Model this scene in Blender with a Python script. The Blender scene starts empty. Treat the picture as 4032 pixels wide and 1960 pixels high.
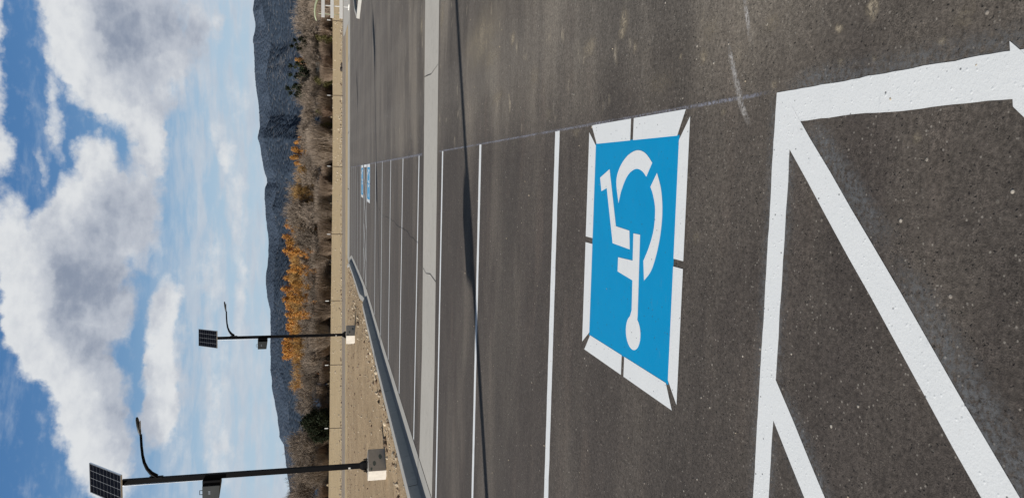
import bpy, bmesh, math, random
from mathutils import Vector, Matrix, noise
random.seed(11)
R=math.radians
sc=bpy.context.scene
COL=sc.collection
# ------------------------------------------------------------------ materials
class NT:
    def __init__(s,nt): s.nt=nt
    def n(s,t,**k):
        nd=s.nt.nodes.new(t)
        for a,v in k.items(): setattr(nd,a,v)
        return nd
    def put(s,sock,v):
        if v is None: return
        if isinstance(v,bpy.types.NodeSocket): s.nt.links.new(v,sock)
        else: sock.default_value=v
    def m(s,op,a,b=None,c=None,clamp=False):
        nd=s.n('ShaderNodeMath',operation=op,use_clamp=clamp)
        for i,v in enumerate((a,b,c)): s.put(nd.inputs[i],v)
        return nd.outputs[0]
    def v(s,op,a,b=None):
        nd=s.n('ShaderNodeVectorMath',operation=op)
        s.put(nd.inputs[0],a); s.put(nd.inputs[1],b)
        return nd.outputs['Value'] if op in('LENGTH','DOT_PRODUCT') else nd.outputs[0]
    def mix(s,f,a,b,mode='MIX'):
        nd=s.n('ShaderNodeMix',data_type='RGBA',blend_type=mode); nd.clamp_factor=True
        s.put(nd.inputs[0],f)
        for i,c in ((6,a),(7,b)):
            if not isinstance(c,bpy.types.NodeSocket) and len(c)==3: c=(*c,1)
            s.put(nd.inputs[i],c)
        return nd.outputs[2]
    def noise(s,vec,scale,detail=4,rough=.55,dist=0):
        nd=s.n('ShaderNodeTexNoise'); s.put(nd.inputs['Vector'],vec)
        nd.inputs['Scale'].default_value=scale; nd.inputs['Detail'].default_value=detail
        nd.inputs['Roughness'].default_value=rough; nd.inputs['Distortion'].default_value=dist
        return nd.outputs['Fac']
    def vor(s,vec,scale,out='Distance',feat='F1'):
        nd=s.n('ShaderNodeTexVoronoi',feature=feat); s.put(nd.inputs['Vector'],vec)
        nd.inputs['Scale'].default_value=scale
        return nd.outputs[out]
    def ss(s,x,a,b,lo=0.,hi=1.):
        nd=s.n('ShaderNodeMapRange',interpolation_type='SMOOTHSTEP'); s.put(nd.inputs[0],x)
        for i,q in enumerate((a,b,lo,hi)): s.put(nd.inputs[i+1],q)
        return nd.outputs[0]
    def mapping(s,vec,scale=(1,1,1),rot=(0,0,0),loc=(0,0,0)):
        nd=s.n('ShaderNodeMapping'); s.put(nd.inputs[0],vec)
        nd.inputs['Scale'].default_value=scale; nd.inputs['Rotation'].default_value=rot; nd.inputs['Location'].default_value=loc
        return nd.outputs[0]
    def nz(s,vec,scale):
        nd=s.n('ShaderNodeTexNoise'); s.put(nd.inputs['Vector'],vec); nd.inputs['Scale'].default_value=scale; nd.inputs['Detail'].default_value=3
        return s.v('SUBTRACT',nd.outputs['Color'],(.5,.5,.5))
    def pos(s): return s.n('ShaderNodeNewGeometry').outputs['Position']
    def obj(s): return s.n('ShaderNodeTexCoord').outputs['Object']
    def sep(s,v):
        nd=s.n('ShaderNodeSeparateXYZ'); s.put(nd.inputs[0],v); return nd.outputs
    def bump(s,h,strength,dist=.01,normal=None):
        nd=s.n('ShaderNodeBump'); s.put(nd.inputs['Height'],h)
        nd.inputs['Strength'].default_value=strength; nd.inputs['Distance'].default_value=dist
        if normal: s.put(nd.inputs['Normal'],normal)
        return nd.outputs[0]
def newmat(name):
    m=bpy.data.materials.new(name); m.use_nodes=True; m.node_tree.nodes.clear()
    t=NT(m.node_tree); out=t.n('ShaderNodeOutputMaterial'); b=t.n('ShaderNodeBsdfPrincipled')
    m.node_tree.links.new(b.outputs[0],out.inputs[0])
    def fin(col,rough=.8,normal=None,metal=0.,spec=.3):
        if not isinstance(col,bpy.types.NodeSocket) and len(col)==3: col=(*col,1)
        t.put(b.inputs['Base Color'],col); t.put(b.inputs['Roughness'],rough); t.put(b.inputs['Metallic'],metal)
        b.inputs['Specular IOR Level'].default_value=spec
        if normal: t.put(b.inputs['Normal'],normal)
        return m
    return t,fin

def mat_asphalt():
    t,fin=newmat('asphalt'); P=t.pos(); x,y,z=t.sep(P)
    wob=t.m('MULTIPLY',t.m('SUBTRACT',t.noise(P,1.2,3),.5),.5)
    lane=t.ss(t.m('ADD',x,wob),.15,.75)
    big=t.noise(t.mapping(P,(.35,1,1)),.55,5,.6)
    mid=t.noise(t.mapping(P,(.55,1.3,1)),3.2,5,.65)
    fine=t.noise(P,60,3,.7); grit=t.noise(P,210,2,.7)
    stall=t.mix(mid,(.056,.0475,.042),(.107,.091,.080))
    lanec=t.mix(mid,(.088,.077,.066),(.160,.140,.120))
    c=t.mix(lane,stall,lanec)
    # reddish dust bands inside the stalls
    band=t.ss(t.noise(t.mapping(P,(.5,2.2,1)),1.3,4,.6),.52,.72)
    c=t.mix(t.m('MULTIPLY',band,.5),c,(.135,.108,.090))
    c=t.mix(t.m('MULTIPLY',t.ss(big,.44,.62,0,.8),t.m('MULTIPLY_ADD',lane,.6,.4)),c,(.235,.205,.168))
    # rolled darker patches
    c=t.mix(t.ss(t.noise(t.mapping(P,(.25,.7,1),loc=(4,7,0)),.8,4,.6),.48,.62,0,.62),c,(.070,.061,.054))
    # pale dust dabs of the driving lane
    dab=t.ss(t.noise(t.mapping(P,(1.0,1.7,1),loc=(3,1,0)),3.1,3,.5),.63,.74)
    dab2=t.ss(t.noise(t.mapping(P,(2.2,6,1),loc=(9,2,0)),3.0,3,.6),.62,.74)
    c=t.mix(t.m('MULTIPLY',t.m('MULTIPLY',dab,lane),.8),c,(.36,.31,.235))
    c=t.mix(t.m('MULTIPLY',t.m('MULTIPLY',dab2,t.m('ADD',t.m('MULTIPLY',lane,.7),.12)),.6),c,(.27,.25,.22))
    stn=t.ss(t.noise(t.mapping(P,(.55,1.0,1),loc=(1.5,5,0)),1.15,4,.55),.56,.74)
    c=t.mix(t.m('MULTIPLY',t.m('MULTIPLY',stn,t.m('MULTIPLY_ADD',lane,.8,.2)),.6),c,(.27,.24,.195))
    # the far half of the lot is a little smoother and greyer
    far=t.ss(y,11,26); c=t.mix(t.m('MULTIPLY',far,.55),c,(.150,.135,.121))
    # tyre tracks sweeping through the lane
    wv=t.n('ShaderNodeTexWave',wave_type='BANDS',bands_direction='X'); t.put(wv.inputs[0],t.mapping(P,(1,.12,1),(0,0,R(14))))
    wv.inputs['Scale'].default_value=.22; wv.inputs['Distortion'].default_value=3.5; wv.inputs['Detail'].default_value=3; wv.inputs['Detail Scale'].default_value=.6
    c=t.mix(t.m('MULTIPLY',t.ss(wv.outputs['Fac'],.55,.95),t.m('MULTIPLY',lane,.22)),c,(.19,.172,.15))
    # aggregate
    g=t.m('MULTIPLY_ADD',t.m('SUBTRACT',fine,.5),2.1,1.0)
    amp=t.ss(t.noise(P,7,4,.65),.35,.65,.5,2.9)
    g=t.m('MULTIPLY',g,t.m('MULTIPLY_ADD',t.m('SUBTRACT',grit,.5),amp,1.0)); g=t.m('MULTIPLY',g,t.m('MULTIPLY_ADD',t.m('SUBTRACT',t.noise(P,19,4,.6),.5),.9,1.0))
    g=t.m('MULTIPLY',g,t.ss(y,1.5,6.,.88,1.))
    g=t.m('MAXIMUM',g,.25)
    vm=t.n('ShaderNodeVectorMath',operation='SCALE'); t.put(vm.inputs[0],c); t.put(vm.inputs['Scale'],g); c=vm.outputs[0]
    vc=t.vor(P,95,'Color'); vd=t.vor(P,95); cs=t.n('ShaderNodeSeparateColor'); t.put(cs.inputs[0],vc)
    stone=t.m('MULTIPLY',t.ss(cs.outputs[0],.93,.97),t.ss(vd,.45,.2))
    c=t.mix(t.m('MULTIPLY',stone,.6),c,(.36,.33,.29))
    vc2=t.vor(P,26,'Color'); vd2=t.vor(P,26); cs2=t.n('ShaderNodeSeparateColor'); t.put(cs2.inputs[0],vc2)
    st2=t.m('MULTIPLY',t.ss(cs2.outputs[1],.955,.97),t.ss(vd2,.2,.1))
    c=t.mix(t.m('MULTIPLY',st2,.85),c,(.55,.5,.43))
    PW=t.v('ADD',P,t.v('MULTIPLY',t.nz(P,40),(.02,.02,0))); vc3=t.vor(PW,78,'Color'); vd3=t.vor(PW,78); cs3=t.n('ShaderNodeSeparateColor'); t.put(cs3.inputs[0],vc3)
    pit=t.m('MULTIPLY',t.ss(cs3.outputs[2],.90,.97),t.ss(t.m('ADD',vd3,t.m('MULTIPLY',t.m('SUBTRACT',grit,.5),.5)),.34,.10))
    c=t.mix(t.m('MULTIPLY',pit,.75),c,(.018,.016,.015))
    h=t.m('ADD',t.m('MULTIPLY',fine,.8),t.m('ADD',t.m('MULTIPLY',grit,.35),t.m('MULTIPLY',pit,-.9)))
    h=t.m('ADD',h,t.m('MULTIPLY',st2,.8))
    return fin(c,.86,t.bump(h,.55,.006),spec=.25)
def mat_paint(name,a,b,dirt=(.35,.33,.3),amt=.25,spec=.3):
    t,fin=newmat(name); P=t.pos()
    n1=t.noise(P,5,5,.65); fine=t.noise(P,75,3,.65); grit=t.noise(P,220,2,.6)
    c=t.mix(n1,a,b)
    c=t.mix(t.ss(t.noise(P,14,5,.7),.6,.8,0,amt),c,dirt)
    vc=t.vor(P,60,'Color'); vd=t.vor(P,60); cs=t.n('ShaderNodeSeparateColor'); t.put(cs.inputs[0],vc)
    pit=t.m('MULTIPLY',t.ss(cs.outputs[0],.94,.97),t.ss(vd,.3,.12))
    c=t.mix(t.m('MULTIPLY',pit,.8),c,(.06,.06,.06))
    c=t.mix(t.m('MULTIPLY',t.ss(t.noise(t.mapping(P,(1,4,1),(0,0,.5)),9,5,.7),.58,.72),.16),c,(.20,.23,.26))
    c=t.mix(t.m('MULTIPLY',t.ss(grit,.60,.72),.30),c,tuple(v*.55 for v in a))
    h=t.m('ADD',t.m('MULTIPLY',fine,.5),t.m('ADD',t.m('MULTIPLY',grit,.25),t.m('MULTIPLY',pit,-1.)))
    vb=t.vor(P,62); vbc=t.vor(P,62,'Color'); cb=t.n('ShaderNodeSeparateColor'); t.put(cb.inputs[0],vbc)
    h=t.m('ADD',h,t.m('MULTIPLY',t.m('MULTIPLY',t.ss(cb.outputs[2],.7,.95),t.ss(vb,.36,.05)),.6))
    return fin(c,.6,t.bump(h,.30,.004),spec=spec)
def mat_concrete(name,a,b,scale=1.,cracks=True,spec=.2):
    t,fin=newmat(name); P=t.pos()
    n1=t.noise(P,1.1*scale,6,.65); n2=t.noise(P,9*scale,5,.6); n3=t.noise(P,90,2,.6)
    c=t.mix(n1,a,b); c=t.mix(t.ss(n2,.5,.75,0,.45),c,tuple(v*.72 for v in a))
    c=t.mix(t.ss(t.noise(t.mapping(P,(.4,3,1)),2,4,.6),.55,.75,0,.35),c,tuple(min(1,v*1.12) for v in b))
    c=t.mix(t.ss(n3,.3,.7,0,.3),c,tuple(v*.8 for v in a))
    return fin(c,.85,t.bump(t.m('ADD',n2,t.m('MULTIPLY',n3,.5)),.25,.006),spec=spec)
def mat_soil(name,a,b,c3,grass=.0):
    t,fin=newmat(name); P=t.pos()
    n1=t.noise(P,.35,6,.65); n2=t.noise(P,3.5,6,.7); n3=t.noise(P,22,4,.7)
    c=t.mix(t.ss(n1,.3,.7),a,b)
    c=t.mix(t.ss(n2,.5,.68,0,.65),c,c3)
    c=t.mix(t.ss(n3,.52,.72,0,.6),c,tuple(v*.5 for v in c3))
    vd=t.vor(P,9); vc=t.vor(P,9,'Color'); cs=t.n('ShaderNodeSeparateColor'); t.put(cs.inputs[0],vc)
    st=t.m('MULTIPLY',t.ss(cs.outputs[0],.8,.86),t.ss(vd,.35,.2))
    c=t.mix(t.m('MULTIPLY',st,.6),c,(.62,.55,.43))
    h=t.m('ADD',t.m('MULTIPLY',n2,1.),t.m('MULTIPLY',n3,.7))
    return fin(c,.95,t.bump(h,.9,.05),spec=.1)
def mat_plain(name,col,rough=.6,metal=0.,var=.25,scale=8,bump=.1,spec=.4):
    t,fin=newmat(name); O=t.obj(); n=t.noise(O,scale,5,.6)
    c=t.mix(n,tuple(v*(1-var) for v in col),tuple(min(1,v*(1+var)) for v in col))
    return fin(c,t.m('MULTIPLY_ADD',n,.2,rough-.1),t.bump(n,bump,.01) if bump else None,metal,spec)
def mat_bark(name,a,b,c3=None,trans=False):
    t,fin=newmat(name); oi=t.n('ShaderNodeObjectInfo'); P=t.pos()
    n=t.noise(P,.45,4,.6); n2=t.noise(P,6,2,.6)
    f=t.m('ADD',t.m('MULTIPLY',n,.6),t.m('MULTIPLY',n2,.45))
    c=t.mix(t.ss(f,.3,.75),a,b)
    rr=t.m('MULTIPLY_ADD',oi.outputs['Random'],.5,.75)
    vm=t.n('ShaderNodeVectorMath',operation='SCALE'); t.put(vm.inputs[0],c); t.put(vm.inputs['Scale'],rr)
    c=vm.outputs[0]
    if c3: c=t.mix(t.ss(t.noise(P,.9,2),.5,.7,0,.6),c,c3)
    return fin(c,.9,spec=.1)
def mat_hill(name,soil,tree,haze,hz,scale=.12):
    t,fin=newmat(name); P=t.pos(); x,y,z=t.sep(P)
    d=t.vor(t.mapping(P,(1,1,1.6)),scale,'Distance'); d2=t.vor(t.mapping(P,(1,1,1.6)),scale*2.3,'Distance')
    pat=t.noise(P,.004,5,.6); bare=t.ss(t.noise(t.mapping(P,(1,.6,1.2)),.009,7,.75),.50,.74)
    cover=t.m('MULTIPLY_ADD',bare,-.34,.72)
    trees=t.m('MAXIMUM',t.ss(t.m('SUBTRACT',d,cover),.06,-.06),t.ss(t.m('SUBTRACT',d2,t.m('MULTIPLY',cover,.8)),.06,-.06))
    s=t.mix(t.noise(P,.03,4,.6),soil,tuple(v*1.7 for v in soil))
    s=t.mix(t.ss(t.noise(P,.006,3),.58,.72,0,.7),s,(.22,.165,.155))
    c=t.mix(trees,s,t.mix(pat,tree,tuple(v*1.7 for v in tree)))
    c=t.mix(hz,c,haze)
    h=t.m('MULTIPLY',trees,t.m('SUBTRACT',1.,d))
    return fin(c,1.,t.bump(h,.8,4.),spec=0)

def mat_mist(name,col,k):
    m=bpy.data.materials.new(name); m.use_nodes=True; m.node_tree.nodes.clear(); t=NT(m.node_tree)
    out=t.n('ShaderNodeOutputMaterial'); b=t.n('ShaderNodeBsdfPrincipled'); tr=t.n('ShaderNodeBsdfTransparent'); mx=t.n('ShaderNodeMixShader')
    b.inputs['Base Color'].default_value=(*col,1); b.inputs['Roughness'].default_value=.9; P=t.pos()
    u=t.n('ShaderNodeAttribute',attribute_name='fall').outputs['Fac']
    n=t.m('MULTIPLY',t.ss(t.noise(P,55,4,.7),.35,.65),t.m('MULTIPLY_ADD',t.noise(P,4,3),1.2,0.))
    a=t.m('MULTIPLY',t.m('POWER',u,1.6),t.m('MULTIPLY',n,k),clamp=True)
    t.put(mx.inputs[0],a); m.node_tree.links.new(tr.outputs[0],mx.inputs[1]); m.node_tree.links.new(b.outputs[0],mx.inputs[2]); m.node_tree.links.new(mx.outputs[0],out.inputs[0])
    return m
M=dict(
 mist=mat_mist('paint_overspray',(.22,.235,.25),.75), dust=mat_mist('chalk_dust',(.50,.48,.46),2.2), stain_dust=mat_mist('dust_stain',(.34,.29,.215),5.5),
 line=mat_mist('chalk_line_dust',(.30,.31,.37),1.3),
 asphalt=mat_asphalt(),
 white=mat_paint('white_paint',(.74,.77,.78),(.83,.85,.855)),
 blue=mat_paint('blue_paint',(.001,.272,.56),(.002,.31,.62),(.02,.2,.45),.2,.12),
 concrete=mat_concrete('concrete',(.42,.40,.36),(.54,.52,.475)),
 kerb=mat_concrete('kerb_concrete',(.36,.355,.33),(.50,.485,.45)),
 pedestal=mat_concrete('pedestal_concrete',(.40,.375,.33),(.74,.69,.61),3.),
 stain=mat_plain('grey_green_patch',(.16,.19,.17),.9,var=.35,scale=30),
 soil=mat_soil('tan_soil',(.34,.25,.155),(.45,.335,.21),(.20,.14,.082)),
 field=mat_soil('field_soil',(.44,.335,.20),(.54,.42,.255),(.38,.28,.165)),
 gravel=mat_soil('gravel_road',(.27,.225,.18),(.33,.28,.225),(.24,.195,.155)),
 rock=mat_plain('pale_stone',(.46,.39,.29),.9,var=.5,scale=3),
 rockd=mat_plain('brown_clod',(.17,.12,.08),.95,var=.5,scale=3),
 mulch=mat_plain('shade_dark_mulch',(.045,.036,.028),.95,var=.6,scale=2),  # mulch brown, darkened to carry the shade inside the island
 pole=mat_plain('dark_bronze_metal',(.005,.005,.006),.6,0,.2,5,.02,.08),
 box=mat_plain('dark_grey_enclosure',(.05,.055,.056),.5,.2,.15,6,.02),
 alu=mat_plain('aluminium',(.62,.64,.66),.35,.9,.08,4,.02),
 cell=mat_plain('solar_cell',(.003,.0035,.007),.35,0,.3,3,0,.12),
 grid=mat_plain('cell_grid',(.30,.32,.35),.4,.3,.1,3,0),
 barrier=mat_plain('white_rail',(.76,.74,.70),.6,0,.05,4,.03),
 green=mat_plain('pale_green_pole',(.42,.47,.32),.7,0,.2,5,.03),
 dark=mat_plain('black_joint',(.03,.028,.026),.9),
 crack=mat_plain('crack',(.035,.032,.03),.9),
 chalk=mat_plain('chalk',(.27,.27,.30),.9,0,.4,6),
 wall=mat_plain('weathered_siding',(.30,.29,.25),.85,0,.3,1.5),
 wallw=mat_plain('pale_siding',(.52,.49,.43),.85,0,.15,1.5),
 roof=mat_plain('grey_roof',(.17,.19,.18),.8,0,.25,2),
 glass=mat_plain('dark_glass',(.03,.035,.04),.12,0,.1,2,0,.6),
 post=mat_plain('rusty_steel',(.10,.075,.05),.8,.3,.3,10),
 tagw=mat_plain('white_reflector',(.75,.75,.72),.5),
 bark=mat_bark('grey_bark',(.055,.045,.036),(.17,.14,.11)),
 twig=mat_bark('bare_twigs',(.17,.138,.112),(.37,.305,.245)),
 twigd=mat_bark('dark_thicket',(.15,.112,.085),(.32,.25,.19)),
 goldtwig=mat_bark('amber_twigs',(.30,.19,.09),(.62,.37,.11),(.34,.25,.18)),
 willow=mat_bark('red_willow',(.17,.115,.085),(.27,.20,.15)),
 gold=mat_bark('golden_leaves',(.48,.235,.065),(.66,.36,.10),(.33,.215,.12)),
 ever=mat_bark('evergreen',(.012,.017,.010),(.03,.037,.02)),
 olive=mat_bark('olive_leaves',(.07,.07,.03),(.14,.125,.05)),
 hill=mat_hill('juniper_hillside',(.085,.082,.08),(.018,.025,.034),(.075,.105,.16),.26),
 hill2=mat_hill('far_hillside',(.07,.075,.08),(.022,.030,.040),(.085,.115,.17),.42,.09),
)
# ------------------------------------------------------------------ helpers
def tag(o,label=None,cat=None,group=None,kind=None):
    if label: o['label']=label
    if cat: o['category']=cat
    if group: o['group']=group
    if kind: o['kind']=kind
    return o
def link(name,me,mat=None,parent=None):
    o=bpy.data.objects.new(name,me); COL.objects.link(o)
    if mat: me.materials.append(M[mat] if isinstance(mat,str) else mat)
    if parent: o.parent=parent
    return o
def obj_bm(name,bm,mat,parent=None,smooth=False):
    bmesh.ops.recalc_face_normals(bm,faces=bm.faces)
    me=bpy.data.meshes.new(name); bm.to_mesh(me); bm.free()
    if smooth:
        for p in me.polygons: p.use_smooth=True
    return link(name,me,mat,parent)
def obj_vf(name,v,f,mat,parent=None,smooth=False):
    me=bpy.data.meshes.new(name); me.from_pydata(v,[],f); me.update()
    if smooth:
        for p in me.polygons: p.use_smooth=True
    return link(name,me,mat,parent)
def empty(name,loc,rz=0):
    o=bpy.data.objects.new(name,None); COL.objects.link(o); o.location=loc; o.rotation_euler=(0,0,rz); o.empty_display_size=.2
    return o
def children(o): return [c for c in list(COL.objects) if c.parent==o]
def copy_tree(o,parent=None):
    c=o.copy(); COL.objects.link(c); c.parent=parent
    for ch in children(o): copy_tree(ch,c)
    return c
def box(bm,c,s,rot=None,bevel=0):
    r=bmesh.ops.create_cube(bm,size=1)
    vs=r['verts']; bmesh.ops.scale(bm,verts=vs,vec=s)
    if bevel:
        es=list({e for v in vs for e in v.link_edges})
        b=bmesh.ops.bevel(bm,geom=es,offset=bevel,segments=2,affect='EDGES',profile=.5)
        vs=list({v for f in b['faces'] for v in f.verts}|{v for v in vs if v.is_valid})
    if rot: bmesh.ops.rotate(bm,verts=vs,cent=(0,0,0),matrix=rot)
    bmesh.ops.translate(bm,verts=vs,vec=c)
def tube(bm,pts,rad,n=8,square=False,cap=True):
    pts=[Vector(p) for p in pts]; rings=[]
    if not isinstance(rad,(list,tuple)): rad=[rad]*len(pts)
    up=None
    for i,p in enumerate(pts):
        d=(pts[min(i+1,len(pts)-1)]-pts[max(i-1,0)]).normalized()
        if up is None:
            up=Vector((0,0,1)) if abs(d.z)<.9 else Vector((1,0,0))
        a=d.cross(up).normalized(); b=a.cross(d).normalized(); up=b
        off=math.pi/4 if square else 0
        rings.append([bm.verts.new(p+(a*math.cos(off+2*math.pi*k/n)+b*math.sin(off+2*math.pi*k/n))*rad[i]) for k in range(n)])
    for r0,r1 in zip(rings,rings[1:]):
        for k in range(n): bm.faces.new((r0[k],r0[(k+1)%n],r1[(k+1)%n],r1[k]))
    if cap:
        bm.faces.new(rings[0][::-1]); bm.faces.new(rings[-1])
def poly(name,pts,z,mat,parent=None,thick=0):
    a=sum(pts[i][0]*pts[(i+1)%len(pts)][1]-pts[(i+1)%len(pts)][0]*pts[i][1] for i in range(len(pts)))
    if a<0: pts=pts[::-1]
    return obj_vf(name,[(x,y,z) for x,y in pts],[tuple(range(len(pts)))],mat,parent)
def sst(x,a,b):
    t=max(0,min(1,(x-a)/(b-a))); return t*t*(3-2*t)
def fb(x,y,s,o=4):
    v=0;a=1
    for i in range(o):
        v+=a*noise.noise(Vector((x*s,y*s,3.7+i))); s*=2.03; a*=.5
    return v
def wobble_strip(pts_l,pts_r,z,name,mat,amp=.0045,step=.035,parent=None):
    """a painted bar from the left pair to the right pair of points, with very slightly uneven edges"""
    a0,b0=Vector((*pts_l[0],0)),Vector((*pts_l[1],0)); a1,b1=Vector((*pts_r[0],0)),Vector((*pts_r[1],0))
    n=max(2,int((a1-a0).length/step)); v=[];f=[]
    w=(b0-a0).normalized()
    for i in range(n+1):
        t=i/n; a=a0.lerp(a1,t); b=b0.lerp(b1,t)
        a=a+w*amp*(noise.noise(a*7)+.55*noise.noise(a*45)); b=b+w*amp*(noise.noise(b*7+Vector((5,5,5)))+.55*noise.noise(b*45))
        v+=[(a.x,a.y,z),(b.x,b.y,z)]
    for i in range(n): f.append((2*i,2*i+1,2*i+3,2*i+2))
    o=obj_vf(name,v,f,mat,parent)
    if o.data.polygons[0].normal.z<0: o.data.flip_normals()
    return o
def mist(a,b,w,core,z=.0008,mat='mist',name='overspray'):
    a=Vector(a);b=Vector(b);d=(b-a).normalized();nn=Vector((-d.y,d.x)); v=[];fa=[]
    L=(b-a).length; n=max(2,int(L/.15))
    for i in range(n+1):
        p=a.lerp(b,i/n); e=0 if i in(0,n) else 1
        for o_,al in ((-w,0),(-core,1),(core,1),(w,0)): v.append((*(p+nn*o_),z)); fa.append(al*e)
    f=[(4*i+k,4*i+k+1,4*i+k+5,4*i+k+4) for i in range(n) for k in range(3)]
    o=obj_vf(name,v,f,mat); at=o.data.attributes.new('fall','FLOAT','POINT')
    for i,x in enumerate(fa): at.data[i].value=x
    if o.data.polygons[0].normal.z<0: o.data.flip_normals()
    return tag(o,kind='structure')
# ------------------------------------------------------------------ setting: ground
def zfield(x,y):
    s=sst(y,92,205)
    return -.10*(1-sst(y,58,66))-.02+ s*(.78+max(0,-x)*.012)
def grid_polar():
    v=[];f=[];na=180;rs=[.6]
    while rs[-1]<5200: rs.append(rs[-1]*1.055+.02)
    for r in rs:
        for k in range(na):
            a=2*math.pi*k/na; x=r*math.sin(a); y=r*math.cos(a)
            z=zfield(x,y)
            if 95<y<210 and abs(x)<140: z+=.05*fb(x,y,.15,3)
            v.append((x,y,z))
    for i in range(len(rs)-1):
        for k in range(na):
            f.append((i*na+k,i*na+(k+1)%na,(i+1)*na+(k+1)%na,(i+1)*na+k))
    f.append(tuple(range(na)))
    o=obj_vf('ground',v,f,'field',smooth=True)
    if o.data.polygons[0].normal.z<0: o.data.flip_normals()
    return o
tag(grid_polar(),kind='structure')
PANX=[(-8,-5.1),(11,-5.1),(22,-5.14),(32,-5.06),(40,-5.35),(48,-5.7),(55,-6.05),(60.4,-6.9)]
def panx(y):
    for (a,b),(c,d) in zip(PANX,PANX[1:]):
        if y<=c: return b+(d-b)*max(0,(y-a)/(c-a))
    return PANX[-1][1]
def bank_base(y):
    K=[(-12,0),(5,-.08),(22,-.06),(30,.1),(39,.27),(52,.2),(62,.02),(75,-.01)]
    for (a,b),(c,d) in zip(K,K[1:]):
        if y<=c: return b+(d-b)*sst(y,a,c)
    return K[-1][1]
def gapf(y): return 1-.92*max(0,1-abs(y-33.8)/1.6) if abs(y-33.8)<1.6 else 1.
def bank_z(x,y):
    e=panx(min(y,60))-.84
    k=sst(e-x,0,2.4)
    z=(.155*gapf(y)*(1-sst(y,60,63)))*(1-k)+bank_base(y)*k
    far=sst(e-x,14,40); z=z*(1-far)+far*(-.02)
    z+=(.035*fb(x,y,.55,4)+.02*fb(x,y,2.1,2))*sst(e-x,.05,1.2)
    return z
def dirt():
    v=[];f=[];ys=[-8+.3*i for i in range(281)]; xs=[0]
    while xs[-1]<46: xs.append(xs[-1]+.13+xs[-1]*.035)
    n=len(xs)
    for y in ys:
        e=panx(min(y,60.4))-.80
        if y>60.4: e=-7.7-(y-60.4)*.02
        for x in xs:
            X=e-x; z=bank_z(X,y) if x<44 else -.3
            if x==0: z-=.02
            v.append((X,y,z))
    for i in range(len(ys)-1):
        for k in range(n-1): f.append((i*n+k,i*n+k+1,(i+1)*n+k+1,(i+1)*n+k))
    o=obj_vf('dirt_verge',v,f,'soil',smooth=True)
    if o.data.polygons[0].normal.z<0: o.data.flip_normals()
    return o
tag(dirt(),kind='structure')
def sheet(name,pts,z,mat): return tag(poly(name,pts,z,mat),kind='structure')
# asphalt sheet
edge=[(panx(y)-.02,y) for y in [-8]+[2*i for i in range(0,31)]]
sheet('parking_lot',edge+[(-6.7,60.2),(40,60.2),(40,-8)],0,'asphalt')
sheet('valley_gutter',[(-5.08,11.14),(-5.08,12.84),(-3,12.62),(3,12.80),(14,13.25),(40,14.2),(40,12.4),(14,11.6),(2.9,11.12),(-3,11.05)],.004,'concrete')
# gutter joints
for pts in ([(-1.63,11.05),(-1.6,11.7),(-1.66,12.2),(-1.62,12.60)],[(1.61,11.12),(1.56,11.9),(1.6,12.4),(1.62,12.74)]):
    l=[(x-.007+.006*random.random(),y) for x,y in pts]; r=[(x+.004+.006*random.random(),y) for x,y in pts]
    tag(poly('gutter_joint',l+r[::-1],.008,'dark'),kind='structure')
# kerb and pan following the edge of the lot
def kerb_piece():
    ys=[-8]+[.8*i for i in range(0,76)]; prof=lambda y,g:[(.0,.006),(-.52,.012),(-.545,.012+.158*g),(-.575,.02+.165*g),(-.80,.02+.165*g),(-.82,-.15)]
    v=[];f=[]
    for y in ys:
        for dx,z in prof(y,gapf(y)): v.append((panx(y)+dx,y,z))
    n=6
    for i in range(len(ys)-1):
        for k in range(n-1): f.append((i*n+k,i*n+k+1,(i+1)*n+k+1,(i+1)*n+k))
    f.append(tuple(range(n))); e=(len(ys)-1)*n; f.append(tuple(e+k for k in range(n))[::-1])
    o=obj_vf('kerb_and_gutter',v,f,'kerb'); return o
tag(kerb_piece(),kind='structure')
for y in (3.2,9.4,12.95,19.,25.,31,40,46,52):
    x=panx(y); g=.165*gapf(y)
    o=obj_vf('kerb_joint',[(x,y,.0115),(x,y+.018,.0115),(x-.517,y+.018,.0175),(x-.517,y,.0175),(x-.541,y,.014+g),(x-.541,y+.018,.014+g)],[(0,1,2,3),(3,2,5,4)],'dark'); tag(o,kind='structure')
# far side of the lot: concrete kerb, walk, gravel shoulder, road
def strip(name,y0,y1,x0,x1,z,mat,h=0):
    if h:
        bm=bmesh.new(); box(bm,((x0+x1)/2,(y0+y1)/2,z+h/2-.1),(x1-x0,y1-y0,h+.2)); return tag(obj_bm(name,bm,mat),kind='structure')
    n=40; v=[];f=[]
    for i in range(n+1):
        x=x0+(x1-x0)*i/n; v+=[(x,y0,z),(x,y1,z)]
    for i in range(n): f.append((2*i,2*i+2,2*i+3,2*i+1))
    return tag(obj_vf(name,v,f,mat),kind='structure')
strip('far_kerb',60.2,60.75,-7.6,40,0,'kerb',.05)
strip('far_walk',60.76,66.5,-7.6,40,.012,'kerb')
for x in (-1.5,3.2,9.3,15):
    tag(poly('walk_joint',[(x,60.8),(x+.07,60.8),(x+.07,66.4),(x,66.4)],.017,'dark'),kind='structure')
strip('gravel_shoulder',66.55,76.,-60,60,.004,'field')
strip('road_edge',76,76.9,-90,80,.022,'concrete')
strip('road',76.95,96,-90,80,.016,'gravel')
sheet('driveway_apron',[(11.9,60.9),(14.2,81.5),(15.2,88),(40,88),(40,60.9)],.03,'concrete')
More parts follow.
